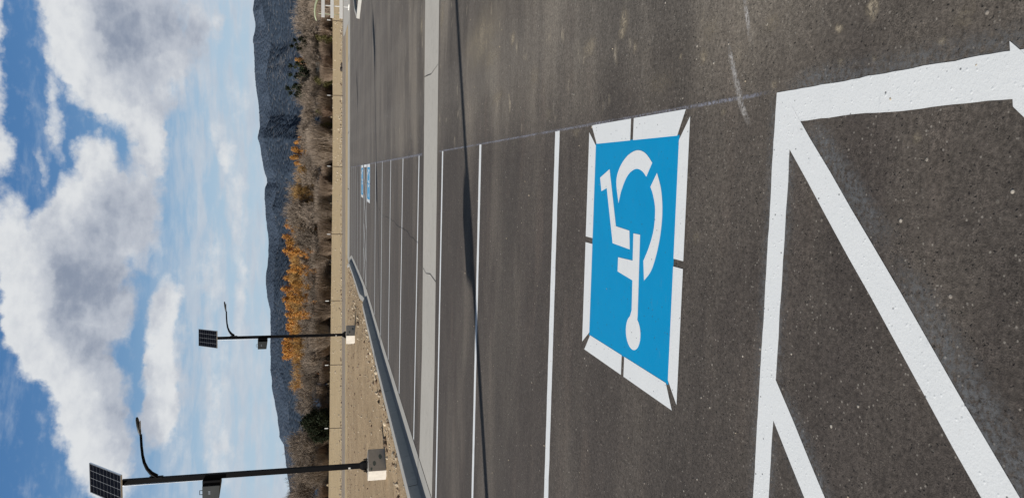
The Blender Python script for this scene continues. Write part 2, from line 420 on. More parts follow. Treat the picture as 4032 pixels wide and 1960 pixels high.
# thin dark crack wandering across the stalls, and the layout chalk line
def ribbon(name,pts,w,z,mat,kind='structure',jit=.3):
    v=[];f=[]
    for i,p in enumerate(pts):
        a=Vector(pts[max(0,i-1)]);b=Vector(pts[min(len(pts)-1,i+1)]);d=(b-a).normalized(); nn=Vector((-d.y,d.x))
        ww=w*(1+jit*(random.random()-.5)*2)/2; P=Vector(p)
        v+=[(*(P+nn*ww),z),(*(P-nn*ww),z)]
    for i in range(len(pts)-1): f.append((2*i,2*i+1,2*i+3,2*i+2))
    o=obj_vf(name,v,f,mat)
    if o.data.polygons[0].normal.z<0: o.data.flip_normals()
    return tag(o,kind=kind)
ck=[]
K=[(-1.18,24.75),(-1.29,22.9),(-1.22,19.6),(-1.24,18),(-1.22,15.6),(-1.3,12.9)]
for (a,b),(c,d) in zip(K,K[1:]):
    for i in range(8):
        t=i/8; ck.append((a+(c-a)*t+.05*(random.random()-.5),b+(d-b)*t))
ribbon('asphalt_crack',ck,.012,.003,'crack',jit=.9)
for a_,b_ in ((2.42,4.0),(3.9,5.6),(5.5,8.2),(8.1,11.0)): mist((.325,a_),(.325,b_),.010+.0007*a_,.003+.0004*a_,mat='line',name='chalk_line')
mist((.325,12.9),(.325,59),.035,.012,mat='line',name='chalk_line',z=.002)
for k in range(5):
    mist((.20+.05*k,2.585+.028*k+random.uniform(-.01,.01)),(.36+.05*k,2.69+.02*k),.022,.006,mat='dust',name='tyre_scuff',z=.0012+.0001*k)
mist((.50,2.60),(.78,2.68),.02,.006,mat='dust',name='tyre_scuff',z=.0012)
for (p,q) in (((-.24,1.80),(.24,2.30)),((-.9,1.12),(-.2,1.83)),((.30,1.3),(.30,2.4)),((-1.4,1.7),(-.7,2.36)),((.35,2.36),(-1.6,2.36))):
    mist((p[0],p[1]),(q[0],q[1]),.11,.05)
def dab(x,y,rx,ry,k,z):
    v=[(x,y,z)];fa=[k];n=18;f=[]
    for ring,al in ((.45,.75),(.8,.35),(1.15,0)):
        for i in range(n):
            a=2*math.pi*i/n; q=ring*(1+.35*noise.noise(Vector((math.cos(a)*1.3+x*5,math.sin(a)*1.3+y*5,ring))))
            v.append((x+rx*q*math.cos(a),y+ry*q*math.sin(a),z)); fa.append(al*k)
    for i in range(n):
        f.append((0,1+i,1+(i+1)%n))
        for j in range(2): f.append((1+j*n+i,1+(j+1)*n+i,1+(j+1)*n+(i+1)%n,1+j*n+(i+1)%n))
    o=obj_vf('dust_stain',v,f,'stain_dust'); at=o.data.attributes.new('fall','FLOAT','POINT')
    for i,q in enumerate(fa): at.data[i].value=q
    if o.data.polygons[0].normal.z<0: o.data.flip_normals()
    tag(o,kind='structure')
DABS=[(1.45, 7.91, 0.35, 1.085, 0.5), (1.17, 7.43, 0.152, 0.572, 0.35), (0.86, 3.89, 0.083, 0.079, 0.6), (0.8, 3.92, 0.042, 0.066, 0.6), (0.8, 4.46, 0.079, 0.138, 0.45), (1.2, 6.48, 0.067, 0.112, 0.6), (0.53, 2.97, 0.044, 0.041, 0.55), (0.52, 1.94, 0.045, 0.032, 0.7), (0.49, 2.09, 0.021, 0.027, 0.6), (0.37, 1.92, 0.015, 0.013, 0.55), (0.38, 2.07, 0.018, 0.017, 0.45), (0.38, 1.67, 0.015, 0.019, 0.6), (0.35, 2.43, 0.02, 0.022, 0.5), (0.13, 1.73, 0.021, 0.02, 0.45), (0.29, 4.65, 0.05, 0.091, 0.35), (0.28, 2.78, 0.023, 0.028, 0.4), (0.56, 3.19, 0.021, 0.021, 0.5), (0.69, 3.73, 0.04, 0.034, 0.45), (0.78, 5.72, 0.119, 0.148, 0.3), (2.23, 10.84, 0.218, 0.248, 0.5), (2.54, 13.3, 0.222, 0.295, 0.5), (0.58, 2.47, 0.046, 0.064, 0.3), (0.46, 3.4, 0.074, 0.167, 0.25), (0.64, 2.92, 0.064, 0.106, 0.25), (0.43, 1.6, 0.039, 0.047, 0.3), (0.75, 7.04, 0.073, 0.322, 0.4), (0.46, 5.31, 0.075, 0.104, 0.3), (-0.25, 2.96, 0.045, 0.037, 0.3)]
for i,(x,y,rx,ry,k) in enumerate(DABS): dab(x,y,rx,ry,k,.0005+.00002*i)
for k in range(60):   # short pale scuffs scattered where wheels turn on the lane
    y=random.uniform(13.5,24); x=.3+(y-13.5)*.0+random.uniform(-.5,2.4)*(1 if random.random()<.5 else .6); L=random.uniform(.05,.22)
    mist((x,y),(x+L,y+.05*L),.03,.012,mat='dust',name='tyre_scuff',z=.0022+.00002*k)
# ------------------------------------------------------------------ painted markings
W=.10; Z1=.0009; Z2=.0018
stalls=[(5.07,5.09),(7.84,7.92),(10.57,10.74),(13.44,13.78),(16.45,16.86),(19.75,20.1),(22.97,23.2),(26.36,26.5),None,(39.28,39.3),(43.18,43.2),(47.44,47.5),(51.51,51.5),(55.6,55.6)]
ordn=['first','second','third','fourth','fifth','sixth','seventh','eighth','','first','second','third','fourth','fifth']
for i,s in enumerate(stalls):
    if s is None: continue
    yr,yl=s; w=W*(1+.012*yr)/2; xl=panx(yr)+.03
    o=wobble_strip([(xl,yl-w),(xl,yl+w)],[(.32,yr-w),(.32,yr+w)],Z1 if i<5 else .004,'stall_line','white')
    if i<8: lab='%s thin white stall line beyond the large blue wheelchair square'%ordn[i]
    else: lab='%s thin white stall line beyond the small distant blue wheelchair squares'%ordn[i]
    if i<3: lab+=', before the concrete gutter'
    tag(o,lab,'parking line','thin white stall lines painted across the lot')
# lines beside the wide stall
yl=29.6
# short lines in the far opposite row
for yy,x0 in ((48.5,10.1),(51.5,11.3),(45.5,9.9)):
    o=wobble_strip([(x0,yy-.07),(x0,yy+.07)],[(x0+5.4,yy-.07),(x0+5.4,yy+.07)],.004,'opposite_stall_line','white')
    tag(o,'short far white stall line %s the planted kerb island'%({48.5:'directly behind',51.5:'farthest behind',45.5:'hidden beside'}[yy]),'parking line','stall lines by the kerb island')
def aisle(name,y0,y1,label,nh,far=False):
    ZZ=.004 if far else Z1
    root=empty(name,(0,0,0)); tag(root,label,'hatched aisle')
    w=W if not far else .14
    a=wobble_strip([(-5.05,y1-w/2),(-5.05,y1+w/2)],[(.32,y1-w/2),(.32,y1+w/2)],ZZ,'edge_line','white',parent=root)
    b=wobble_strip([(-5.05,y0-w/2),(-5.05,y0+w/2)],[(.32,y0-w/2),(.32,y0+w/2)],ZZ,'edge_line','white',parent=root)
    c=wobble_strip([(.21,y0),(.322,y0)],[(.21,y1+w/2-.012),(.321,y1+w/2-.004)],ZZ+.0004,'end_bar','white',parent=root)
    H=y1-y0-w
    return root
r=aisle('access_aisle',.80,2.36,'large white hatched access aisle with diagonal stripes at the camera',0)
# diagonal stripes 45 degrees, clipped between the two edge lines (2 mm above them at the overlaps)
def diag(xt0,xt1,parent,yt=2.312,yb=.85,slope=1.0,z=.0016,xmax=.33):
    # parallelogram with top edge [xt0,xt1] at yt leaning towards -x and -y
    d=(yt-yb)/slope
    return wobble_strip([(xt0-d,yb),(xt1-d,yb)],[(xt0,yt),(xt1,yt)],z,'diagonal_stripe','white',parent=parent,step=.15)
diag(.115,.262,r); diag(-.86,-.71,r); diag(-1.85,-1.70,r); diag(-2.85,-2.70,r); diag(-3.85,-3.70,r)
o=wobble_strip([(.17-.50,1.41-.60),(.31-.50,1.41-.60)],[(.19,1.44),(.345,1.465)],.0016,'diagonal_stripe','white',parent=r)
r2=aisle('access_aisle',32.81,35.3,'small distant hatched access aisle between two blue wheelchair squares',0,True)
for xt in (.1,-1.1,-2.5,-3.6): 
    wobble_strip([(xt-1.45,32.9),(xt-1.30,32.9)],[(xt,35.2),(xt+.15,35.2)],.006,'diagonal_stripe','white',parent=r2)
# wheelchair square
def symbol():
    root=empty('accessible_parking_symbol',(0,0,0))
    tag(root,'large blue painted wheelchair square with white segmented border nearest the camera','parking symbol')
    bx0,bx1,by0,by1=-.975,.205,3.165,4.275
    obj=wobble_strip([(bx0,by0),(bx0,by1)],[(bx1,by0),(bx1,by1)],Z1,'blue_panel','blue',amp=.004,parent=root,step=.05)
    ox0,ox1,oy0,oy1=-1.083,.318,3.068,4.398
    g=.018; Z=Z2; e=.003
    ix0,ix1,iy0,iy1=bx0+e,bx1-e,by0+e,by1-e
    ym=3.725; xm=-.388
    segs=[[(ix1,iy0+.02),(ox1,oy0+.045),(ox1,ym-g),(ix1,ym-g)],[(ix1,ym+g),(ox1,ym+g),(ox1,oy1-.04),(ix1,iy1-.012)],
          [(ix0,iy0+.02),(ox0,oy0+.045),(ox0,ym-g),(ix0,ym-g)],[(ix0,ym+g),(ox0,ym+g),(ox0,oy1-.045),(ix0,iy1-.015)],
          [(ix1-.02,iy0),(ox1-.035,oy0),(xm+g,oy0),(xm+g,iy0)],[(xm-g,iy0),(xm-g,oy0),(ox0+.04,oy0),(ix0+.02,iy0)],
          [(ix1-.01,iy1),(ox1-.04,oy1),(xm+g,oy1),(xm+g,iy1)],[(xm-g,iy1),(xm-g,oy1),(ox0+.04,oy1),(ix0+.015,iy1)]]
    for s in segs: poly('border_segment',s,Z,'white',root)
    def sm(pts,n=3):
        return pts
    back=[(0,4.18),(.05,4.03),(-.27,3.90),(-.28,3.705),(-.38,3.69),(-.37,3.94),(-.06,4.065),(-.08,4.15)]
    poly('seat_emblem',back,Z,'white',root)
    def spl(P,n=5):
        o=[]
        for i in range(len(P)-1):
            p0=Vector(P[max(0,i-1)]);p1=Vector(P[i]);p2=Vector(P[i+1]);p3=Vector(P[min(len(P)-1,i+2)])
            for k in range(n):
                t=k/n; q=.5*((2*p1)+(p2-p0)*t+(2*p0-5*p1+4*p2-p3)*t*t+(3*p1-p0-3*p2+p3)*t**3); o.append((q.x,q.y))
        o.append(tuple(P[-1])); return o
    up=spl([(-.14,3.875),(-.02,3.92),(.06,3.875),(.12,3.775),(.147,3.65),(.13,3.54),(.08,3.45)])+spl([(.01,3.515),(.04,3.575),(.05,3.65),(.03,3.73),(-.01,3.79),(-.075,3.845)])
    poly('wheel_arc_emblem',up,Z,'white',root)
    lo=spl([(.03,3.39),(-.05,3.335),(-.15,3.31),(-.26,3.318),(-.37,3.355),(-.46,3.41),(-.52,3.49)])+spl([(-.42,3.508),(-.34,3.445),(-.25,3.40),(-.15,3.393),(-.08,3.425),(-.04,3.46)])
    poly('wheel_arc_emblem',lo,Z,'white',root)
    body=[(-.29,3.65),(-.29,3.562),(-.715,3.55)]
    hx,hy,ra,rb=-.815,3.602,.092,.098
    for k in range(0,25):
        a=math.radians(-30-300*k/24); body.append((hx+ra*math.cos(a),hy+rb*math.sin(a)))
    body+=[(-.70,3.632),(-.54,3.638),(-.52,3.85),(-.44,3.85),(-.435,3.645)]
    poly('figure_emblem',body,Z,'white',root)
    return root
S=symbol()
for (yn,yf,lab) in ((29.95,32.25,'small distant blue wheelchair square on the near side of the far aisle'),(36.05,38.3,'small distant blue wheelchair square on the far side of the far aisle')):
    c=copy_tree(S); k=(yf-yn)/(4.398-3.068); kx=1.12
    c.scale=(kx,k,1); c.location=(.32-.318*kx,yn-3.068*k,.0035); c.scale[2]=2; c['label']=lab
# ------------------------------------------------------------------ kerbed island
isl=[(8.15,41.6),(8.6,38.6),(9.6,35.8),(11,33.5),(16,31.5),(20,31.5),(20,49.5),(14,49.8),(10.9,48.4),(9.2,45.0)]
def inset(P,d):
    c=Vector((sum(p[0] for p in P)/len(P),sum(p[1] for p in P)/len(P)))
    out=[]
    n=len(P)
    for i in range(n):
        a,b,q=Vector(P[i-1]),Vector(P[i]),Vector(P[(i+1)%n])
        d1=(b-a).normalized();d2=(q-b).normalized(); n1=Vector((-d1.y,d1.x)); n2=Vector((-d2.y,d2.x)); m=(n1+n2).normalized()
        s=d/max(.45,m.dot(n1))
        if (b+m*s-c).length>(b-c).length: s=-s
        out.append((b.x+m.x*s,b.y+m.y*s))
    return out
i1=inset(isl,.03); i2=inset(isl,.22); i3=inset(isl,.27); n=len(isl)
v=[(x,y,-.05) for x,y in isl]+[(x,y,.16) for x,y in i1]+[(x,y,.16) for x,y in i2]+[(x,y,-.35) for x,y in i3]
f=[(L*n+k,L*n+(k+1)%n,(L+1)*n+(k+1)%n,(L+1)*n+k) for L in range(3) for k in range(n)]
tag(obj_vf('island_kerb',v,f,'kerb'),'low pale concrete kerb ringing the pointed planting island','kerb')
v=[(x,y,.05) for x,y in i3]+[((x+14)/2,(y+41)/2,.02) for x,y in i3]+[(14,41,.05)]
f=[(k,(k+1)%n,n+(k+1)%n,n+k) for k in range(n)]+[(n+k,n+(k+1)%n,2*n) for k in range(n)]
tag(obj_vf('island_soil',v,f,'mulch'),kind='structure')  # shadow inside the kerb ring is painted into the dark mulch colour
# ------------------------------------------------------------------ lamps
def lamp():
    root=empty('solar_street_lamp',(0,0,0))
    # pedestal turned 45 degrees, tapered edge
    bm=bmesh.new(); box(bm,(0,0,.08),(.70,.70,.86),Matrix.Rotation(R(45),3,'Z'),bevel=.018)
    ped=obj_bm('pedestal',bm,'pedestal',root)
    r45=Matrix.Rotation(R(45),3,'Z')
    def patch(face,u,z,w,h):
        v=[];n=14
        for k in range(n):
            a=2*math.pi*k/n; rr=1+.25*noise.noise(Vector((u*7+math.cos(a),z*9+math.sin(a),face)))
            p=Vector((w*rr*math.cos(a)+u,-.352,z+h*rr*math.sin(a)))
            if face: p=Matrix.Rotation(R(90),3,'Z')@p
            v.append(tuple(r45@p))
        obj_vf('surface_patch',v,[tuple(range(n))],'stain',ped)
    for a in ((0,-.10,.33,.075,.045),(0,.10,.15,.08,.05),(0,-.27,.42,.05,.03),(1,-.02,.30,.07,.05),(1,.22,.12,.06,.05),(1,-.14,.10,.04,.03)): patch(*a)
    bm=bmesh.new(); box(bm,(0,0,.545),(.34,.34,.03),bevel=.004)
    plate=obj_bm('base_plate',bm,'pole',root)
    for sx in (-1,1):
        for sy in (-1,1):
            bm=bmesh.new(); tube(bm,[(sx*.13,sy*.13,.50),(sx*.13,sy*.13,.64)],.014,6); tube(bm,[(sx*.13,sy*.13,.575),(sx*.13,sy*.13,.605)],.028,6)
            obj_bm('anchor_bolt',bm,'pole',plate)
    bm=bmesh.new(); tube(bm,[(0,0,.56),(0,0,7.25)],.093,4,square=True); tube(bm,[(0,0,.56),(0,0,.66),(0,0,.74)],[.16,.15,.10],4,square=True)
    pole=obj_bm('pole',bm,'pole',root)
    bm=bmesh.new(); box(bm,(-.03,-.068,1.05),(.05,.006,.06)); obj_bm('pole_label',bm,'tagw',pole)
    bm=bmesh.new(); tube(bm,[(-.095,-.02,5.15),(-.10,-.02,6.0),(-.10,-.02,7.2),(-.04,-.02,7.45)],.012,6); obj_bm('conduit',bm,'alu',pole)
    # battery box on a bracket, left of the pole
    br=Matrix.Rotation(R(-14),3,'Z')
    bm=bmesh.new(); box(bm,(-.14,.0,4.90),(.15,.32,.48),bevel=.01); brk=obj_bm('box_bracket',bm,'pole',root)
    bm=bmesh.new()
    c=[(-.21,-.20,4.66),(-.60,-.20,4.69),(-.60,.20,4.72),(-.21,.20,4.66),(-.21,-.20,5.14),(-.60,-.20,5.14),(-.60,.20,5.14),(-.21,.20,5.14)]
    vs=[bm.verts.new(p) for p in c]
    for q in ((0,1,2,3),(4,5,6,7),(0,1,5,4),(1,2,6,5),(2,3,7,6),(3,0,4,7)): bm.faces.new([vs[k] for k in q])
    bmesh.ops.bevel(bm,geom=list(bm.edges),offset=.012,segments=2,affect='EDGES')
    bx=obj_bm('battery_box',bm,'box',root)
    bm=bmesh.new(); tube(bm,[(-.36,-.12,5.13),(-.36,-.12,5.22),(-.48,-.12,5.22),(-.48,-.12,5.13)],.011,6); obj_bm('handle',bm,'pole',bx)
    bm=bmesh.new()
    for k in range(5): box(bm,(-.36-.022*k,-.203,4.95),(.010,.004,.055))
    obj_bm('box_marking',bm,'alu',bx)
    # arm
    bm=bmesh.new(); box(bm,(.078,0,6.38),(.03,.15,.36),bevel=.006); pts=[(.09,0,6.36),(.20,0,6.50),(.34,0,6.605),(.52,0,6.675),(.74,0,6.715),(1.0,0,6.735),(1.34,0,6.745)]
    tube(bm,pts,[.075,.062,.05,.043,.038,.036,.034],8); obj_bm('lamp_arm',bm,'pole',root)
    bm=bmesh.new(); n=10; rows=[]
    prof=[(1.32,.035,.035),(1.38,.05,.04),(1.41,.095,.05),(1.60,.115,.055),(1.76,.10,.045),(1.83,.055,.028)]
    for x,wy,wz in prof:
        z=6.75+(x-1.32)*.16
        rows.append([bm.verts.new((x,wy*math.cos(2*math.pi*k/n),z+wz*(math.sin(2*math.pi*k/n) if math.sin(2*math.pi*k/n)>0 else .55*math.sin(2*math.pi*k/n)))) for k in range(n)])
    for a,b in zip(rows,rows[1:]):
        for k in range(n): bm.faces.new((a[k],a[(k+1)%n],b[(k+1)%n],b[k]))
    bm.faces.new(rows[0]); bm.faces.new(rows[-1][::-1])
    hd=obj_bm('lamp_head',bm,'box',root,True)
    bm=bmesh.new(); box(bm,(1.60,0,6.758),(.24,.13,.01),Matrix.Identity(3)); obj_bm('lens',bm,'grid',hd)
    # solar panel, tilted back 45 degrees
    T=Matrix.Rotation(R(45),3,'X')   # local: x width, y up the slope
    def tr(bm):
        for v_ in bm.verts:
            v_.co=T@v_.co+Vector((0,-.03,7.66))
    pw,ph=.86,1.52
    bm=bmesh.new(); box(bm,(0,0,0),(pw-.05,ph-.05,.02)); tr(bm); pan=obj_bm('solar_panel',bm,'cell',root)
    bm=bmesh.new()
    for s in (-1,1):
        box(bm,(s*(pw/2-.012),0,0),(.024,ph,.045)); box(bm,(0,s*(ph/2-.012),.001),(pw-.048,.024,.045))
    tr(bm); obj_bm('panel_frame',bm,'alu',pan)
    bm=bmesh.new()
    for k in range(1,4): box(bm,(-pw/2+pw*k/4,0,.0115),(.009,ph-.06,.003))
    for k in range(1,9): box(bm,(0,-ph/2+ph*k/9,.0105),(pw-.06,.0035,.003))
    for k in range(1,4):
        for j in range(1,9): box(bm,(-pw/2+pw*k/4,-ph/2+ph*j/9,.0125),(.022,.022,.003),Matrix.Identity(3))
    tr(bm); obj_bm('cell_grid',bm,'grid',pan)
    bm=bmesh.new(); box(bm,(0,0,-.05),(.10,ph*.8,.05)); box(bm,(0,-.3,-.05),(pw*.9,.05,.04)); box(bm,(0,.3,-.05),(pw*.9,.05,.04)); tr(bm)
    tube(bm,[(0,0,7.2),(0,.06,7.62)],.05,8); obj_bm('panel_mount',bm,'pole',pan)
    return root
L1=lamp(); L1.location=(-8.78,21.9,-.06)
tag(L1,'tall dark solar street lamp, the larger one, with grey patches on its concrete pedestal','street lamp','solar street lamps along the kerb')
L2=copy_tree(L1); L2.location=(-8.49,39.0,.24); L2.scale=(1,1,.945); L2['label']='smaller distant dark solar street lamp rising against the hills, whole panel visible'
L0=copy_tree(L1); L0.location=(-9.0,4.6,-.06); L0['label']='solar street lamp beside the camera, only its long shadow on the asphalt showing'
for l,a in ((L2,5),(L0,0),(L1,0)): l.rotation_euler=(0,0,R(a))
# ------------------------------------------------------------------ roadside marker posts
PX=[17.7,9.0,.5,-7.6,-15.7,-23.6,-31.5]
PL=['marker post beside the white barricade','pale marker post between the barricade and the far chalk line','marker post straight above the end of the stall lines','marker post in front of the broadest bare tree','marker post between the kerb gap and the smaller lamp','marker post in the open field between the two lamps','marker post in front of the dark juniper']
for k,(x,l) in enumerate(zip(PX,PL)):
    r_=empty('marker_post',(x,92.5-k*.25,zfield(x,92)-.02+(.05*k if k>3 else 0)),random.uniform(-.2,.2)); r_.rotation_euler[1]=R(random.uniform(-2.5,2.5))
    bm=bmesh.new(); tube(bm,[(0,0,-.2),(0,0,1.5)],.045,4); obj_bm('stake',bm,'post',r_)
    bm=bmesh.new(); box(bm,(0,-.02,1.68),(.10,.02,.40),bevel=.004); obj_bm('reflector',bm,'tagw',r_)
    tag(r_,'thin '+l,'marker post','thin marker posts along the far road')
# ------------------------------------------------------------------ barricade
br=empty('road_barricade',(12.95,62.2,.04),R(4)); tag(br,'white three-board road barricade standing on the far concrete apron','barricade')
for k,z in enumerate((.62,1.32,2.02)):
    bm=bmesh.new(); box(bm,(.95,-.05,z),(3.6,.04,.26),bevel=.008); obj_bm('board',bm,'barrier',br)
for x in (.1,2.3):
    bm=bmesh.new(); box(bm,(x,0,1.1),(.07,.05,2.1),Matrix.Rotation(R(0),3,'Y'),bevel=.005); obj_bm('upright',bm,'barrier',br)
    bm=bmesh.new(); tube(bm,[(x,-.75,.03),(x,.75,.03)],.05,4,square=True); obj_bm('foot',bm,'barrier',br)
bm=bmesh.new(); tube(bm,[(22.5,104,5.0),(20.5,104,5.35),(18.9,104,5.25),(17.6,104,4.6),(16.7,104,3.6),(16.4,104,2.3),(16.3,104,.0)],[.16,.16,.155,.15,.14,.13,.13],8)
# ------------------------------------------------------------------ pale green drooping pole behind the barricade
bm.free(); bm=bmesh.new(); tube(bm,[(28.6,120,2.4),(27.2,120,2.9),(26.2,120,3.3),(25.2,120,3.6),(24.2,120,3.72),(23.4,120,3.66),(22.8,120,3.5)],[.20,.19,.18,.17,.16,.13,.06],8)
for x in (26.6,23.9): tube(bm,[(x,120,3.2),(x,120,-.2)],.05,6)
tag(obj_bm('garden_arch',bm,'green',None,True),'pale green bent pipe frame among brush behind the barricade','pipe frame')
# small parked vehicle glimpsed between the boards
def car(x,y,rz):
    root=empty('parked_car',(x,y,.22),rz); root.scale=(1.15,1.2,1.25); tag(root,'grey parked car glimpsed between the barricade boards','car')
    prof=[(-2.2,.35),(-2.25,.8),(-1.9,1.0),(-1.1,1.08),(-.5,1.5),(.9,1.52),(1.7,1.08),(2.2,.98),(2.25,.4)]
    bm=bmesh.new(); A=[bm.verts.new((px,-.85,pz)) for px,pz in prof]; B=[bm.verts.new((px,.85,pz)) for px,pz in prof]
    bm.faces.new(A); bm.faces.new(B[::-1])
    for k in range(len(A)): bm.faces.new((A[k],A[(k+1)%len(A)],B[(k+1)%len(A)],B[k]))
    bmesh.ops.bevel(bm,geom=[e for e in bm.edges],offset=.06,segments=2,affect='EDGES')
    obj_bm('body',bm,'box',root,False)
    for s in (-1,1):
        bm=bmesh.new(); vs=[bm.verts.new((px,s*.87,pz)) for px,pz in ((-1.0,1.1),(-.45,1.43),(.85,1.45),(1.45,1.1))]; bm.faces.new(vs); obj_bm('side_window',bm,'glass',root)
        for wx in (-1.4,1.4):
            bm=bmesh.new(); tube(bm,[(wx,s*.70,.33),(wx,s*.9,.33)],.33,16); w=obj_bm('wheel',bm,'dark',root)
            bm=bmesh.new(); tube(bm,[(wx,s*.89,.33),(wx,s*.915,.33)],.19,12); obj_bm('rim',bm,'alu',w)
CAR=car(31.2,130,R(5))
# ------------------------------------------------------------------ sheds glimpsed through the trees
def shed(name,x,y,w,d,h,mat,label,z=.8):
    root=empty(name,(x,y,z)); tag(root,label,'shed')
    bm=bmesh.new(); box(bm,(0,0,h/2),(w,d,h)); wl=obj_bm('wall',bm,mat,root)
    bm=bmesh.new(); ov=.4; rh=w*.16
    for s in (-1,1):
        vs=[bm.verts.new(p) for p in ((-w/2-ov,s*(d/2+ov),h-.05),(w/2+ov,s*(d/2+ov),h-.05),(w/2+ov,0,h+rh+.3),(-w/2-ov,0,h+rh+.3))]; bm.faces.new(vs)
    for s in (-1,1):
        vs=[bm.verts.new(p) for p in ((s*w/2,-d/2,h),(s*w/2,d/2,h),(s*w/2,0,h+rh+.2))]; bm.faces.new(vs)
    obj_bm('roof',bm,'roof',root)
    for k in (-.25,.22):
        bm=bmesh.new(); box(bm,(w*k,-d/2-.02,h*.55),(w*.13,.06,h*.3)); obj_bm('window',bm,'glass',root)
    bm=bmesh.new(); box(bm,(0,-d/2-.02,h*.38),(w*.11,.05,h*.74)); obj_bm('door',bm,'roof',root)
shed('farm_shed',25.5,213,7,5,3.0,'wallw','weathered pale shed with grey roof half hidden in bare trees near the barricade')
shed('farm_shed',-11.2,211,4.0,4,2.8,'wallw','small whitish shed glimpsed through bare trees above the kerb gap',z=1.0)
# ------------------------------------------------------------------ rocks
def rocks(name,N,mat,spots,smin,smax,zf,label=None):
    v=[];f=[]
    ico=bmesh.new(); bmesh.ops.create_icosphere(ico,subdivisions=1,radius=1); iv=[x.co.copy() for x in ico.verts]; jf=[[w.index for w in q.verts] for q in ico.faces]; ico.free()
    for _ in range(N):
        x,y=spots(); s=smin*(smax/smin)**(random.random()**2.2); z=zf(x,y)
        sx,sy,sz=[s*random.uniform(.55,1.35) for _ in range(3)]; a=random.uniform(0,6.28); b=len(v)
        for p in iv:
            q=p*random.uniform(.75,1.15); X=q.x*sx;Y=q.y*sy
            v.append((x+X*math.cos(a)-Y*math.sin(a),y+X*math.sin(a)+Y*math.cos(a),z+q.z*sz*.7+s*.2))
        f+=[[b+i for i in t] for t in jf]
    return tag(obj_vf(name,v,f,mat),kind='stuff')
def sp_verge():
    y=8+60*random.random()**1.0; x=panx(min(y,60))-1.0-(random.random()**1.6)*26
    return x,y
def sp_road():
    while 1:
        x=random.uniform(-60,45); y=97+abs(random.gauss(0,7))
        return x,y
def sp_line():
    y=random.choice([random.gauss(30,3),random.gauss(44,6),random.gauss(24,3),random.gauss(17,2)]); x=panx(min(max(y,0),60))-1.7+random.gauss(0,.7)
    return min(x,panx(min(y,60))-.95),y
def sp_far():
    return random.uniform(-75,60),random.uniform(100,200)
rocks('verge_stones',1900,'rock',sp_verge,.012,.07,bank_z)
rocks('verge_clods',900,'rockd',sp_verge,.015,.08,bank_z)
rocks('kerbside_stones',230,'rock',sp_line,.015,.10,bank_z)
rocks('kerbside_clods',150,'rockd',sp_line,.015,.11,bank_z)
rocks('roadside_stones',900,'rock',sp_road,.04,.20,zfield)
rocks('roadside_clods',600,'rockd',sp_road,.04,.18,zfield)
rocks('field_stones',900,'rock',sp_far,.06,.22,zfield)
rocks('loose_gravel',160,'rock',lambda:(random.uniform(-3,3),random.uniform(1.3,9)),.003,.009,lambda x,y:0)
def dents():
    pass
for k,(x,y) in enumerate([(13.1,96.2),(12.85,97.5),(12.55,95.3)]):
    o=rocks('field_boulder',1,'mulch',lambda:(x,y-18*0),.35,.45,lambda a,b:zfield(a,b)); del o['kind']
    tag(o,'small dark boulder on the tan field near the barricade, %s of three'%['middle','highest','lowest'][k],'boulder')
# ------------------------------------------------------------------ trees
def bare_tree(seed,H,spread,stems,twn,lean=0.):
    rnd=random.Random(seed); bm=bmesh.new(); tv=[];tf=[]
    def rv(): return Vector((rnd.gauss(0,1),rnd.gauss(0,1),rnd.gauss(0,1))).normalized()
    def sliver(p,d,L,w):
        s=d.cross(rv()).normalized()*w; b=len(tv)
        m=p+d*L*.55+rv()*L*.08; e=p+d*L+Vector((0,0,.10*L))+rv()*L*.1
        tv.extend([tuple(p-s),tuple(p+s),tuple(m-s*.7),tuple(m+s*.7),tuple(e)]); tf.extend([(b,b+1,b+3,b+2),(b+2,b+3,b+4)])
    def br(p,d,L,r,dep):
        pts=[p];q=p.copy();dd=d.copy();rr=[r];n=4
        for i in range(n):
            dd=(dd+rv()*.16+Vector((0,0,.05))).normalized(); q=q+dd*L/n; pts.append(q.copy()); rr.append(r*(1-.5*(i+1)/n))
        tube(bm,pts,rr,5 if dep<2 else 3,cap=False)
        if dep>=2:
            for _ in range(twn):
                t=rnd.uniform(.15,1); k=min(n-1,int(t*n)); a=pts[k].lerp(pts[k+1],t*n-k)
                sliver(a,(dd*.7+rv()*.75+Vector((0,0,.25))).normalized(),rnd.uniform(.45,1.25)*H/13,rnd.uniform(.014,.034))
        if dep<4:
            nb=rnd.choice((3,3,4)) if dep<3 else 3
            for _ in range(nb):
                t=rnd.uniform(.45,1); k=min(n-1,int(t*n)); a=pts[k].lerp(pts[k+1],t*n-k)
                side=rv(); side=(side-dd*side.dot(dd)).normalized()
                nd=(dd*(1.0-.35*spread)+side*spread*rnd.uniform(.5,1)+Vector((0,0,.12))).normalized()
                br(a,nd,L*rnd.uniform(.6,.82),rr[k]*.62,dep+1)
    for s in range(stems):
        a=rnd.uniform(0,6.28); d=Vector((math.cos(a)*.35*(stems>1)+lean,math.sin(a)*.3*(stems>1),1)).normalized()
        br(Vector((math.cos(a)*.3*(stems>1),math.sin(a)*.3*(stems>1),-.3)),d,H*.36*rnd.uniform(.85,1.1),H*.021*(1.2 if stems==1 else .8),0)
    # normalise height
    zt=max(v[2] for v in tv); k=H/zt
    for v_ in bm.verts: v_.co*=k
    tv=[(x*k,y*k,z*k) for x,y,z in tv]
    return bm,tv,tf
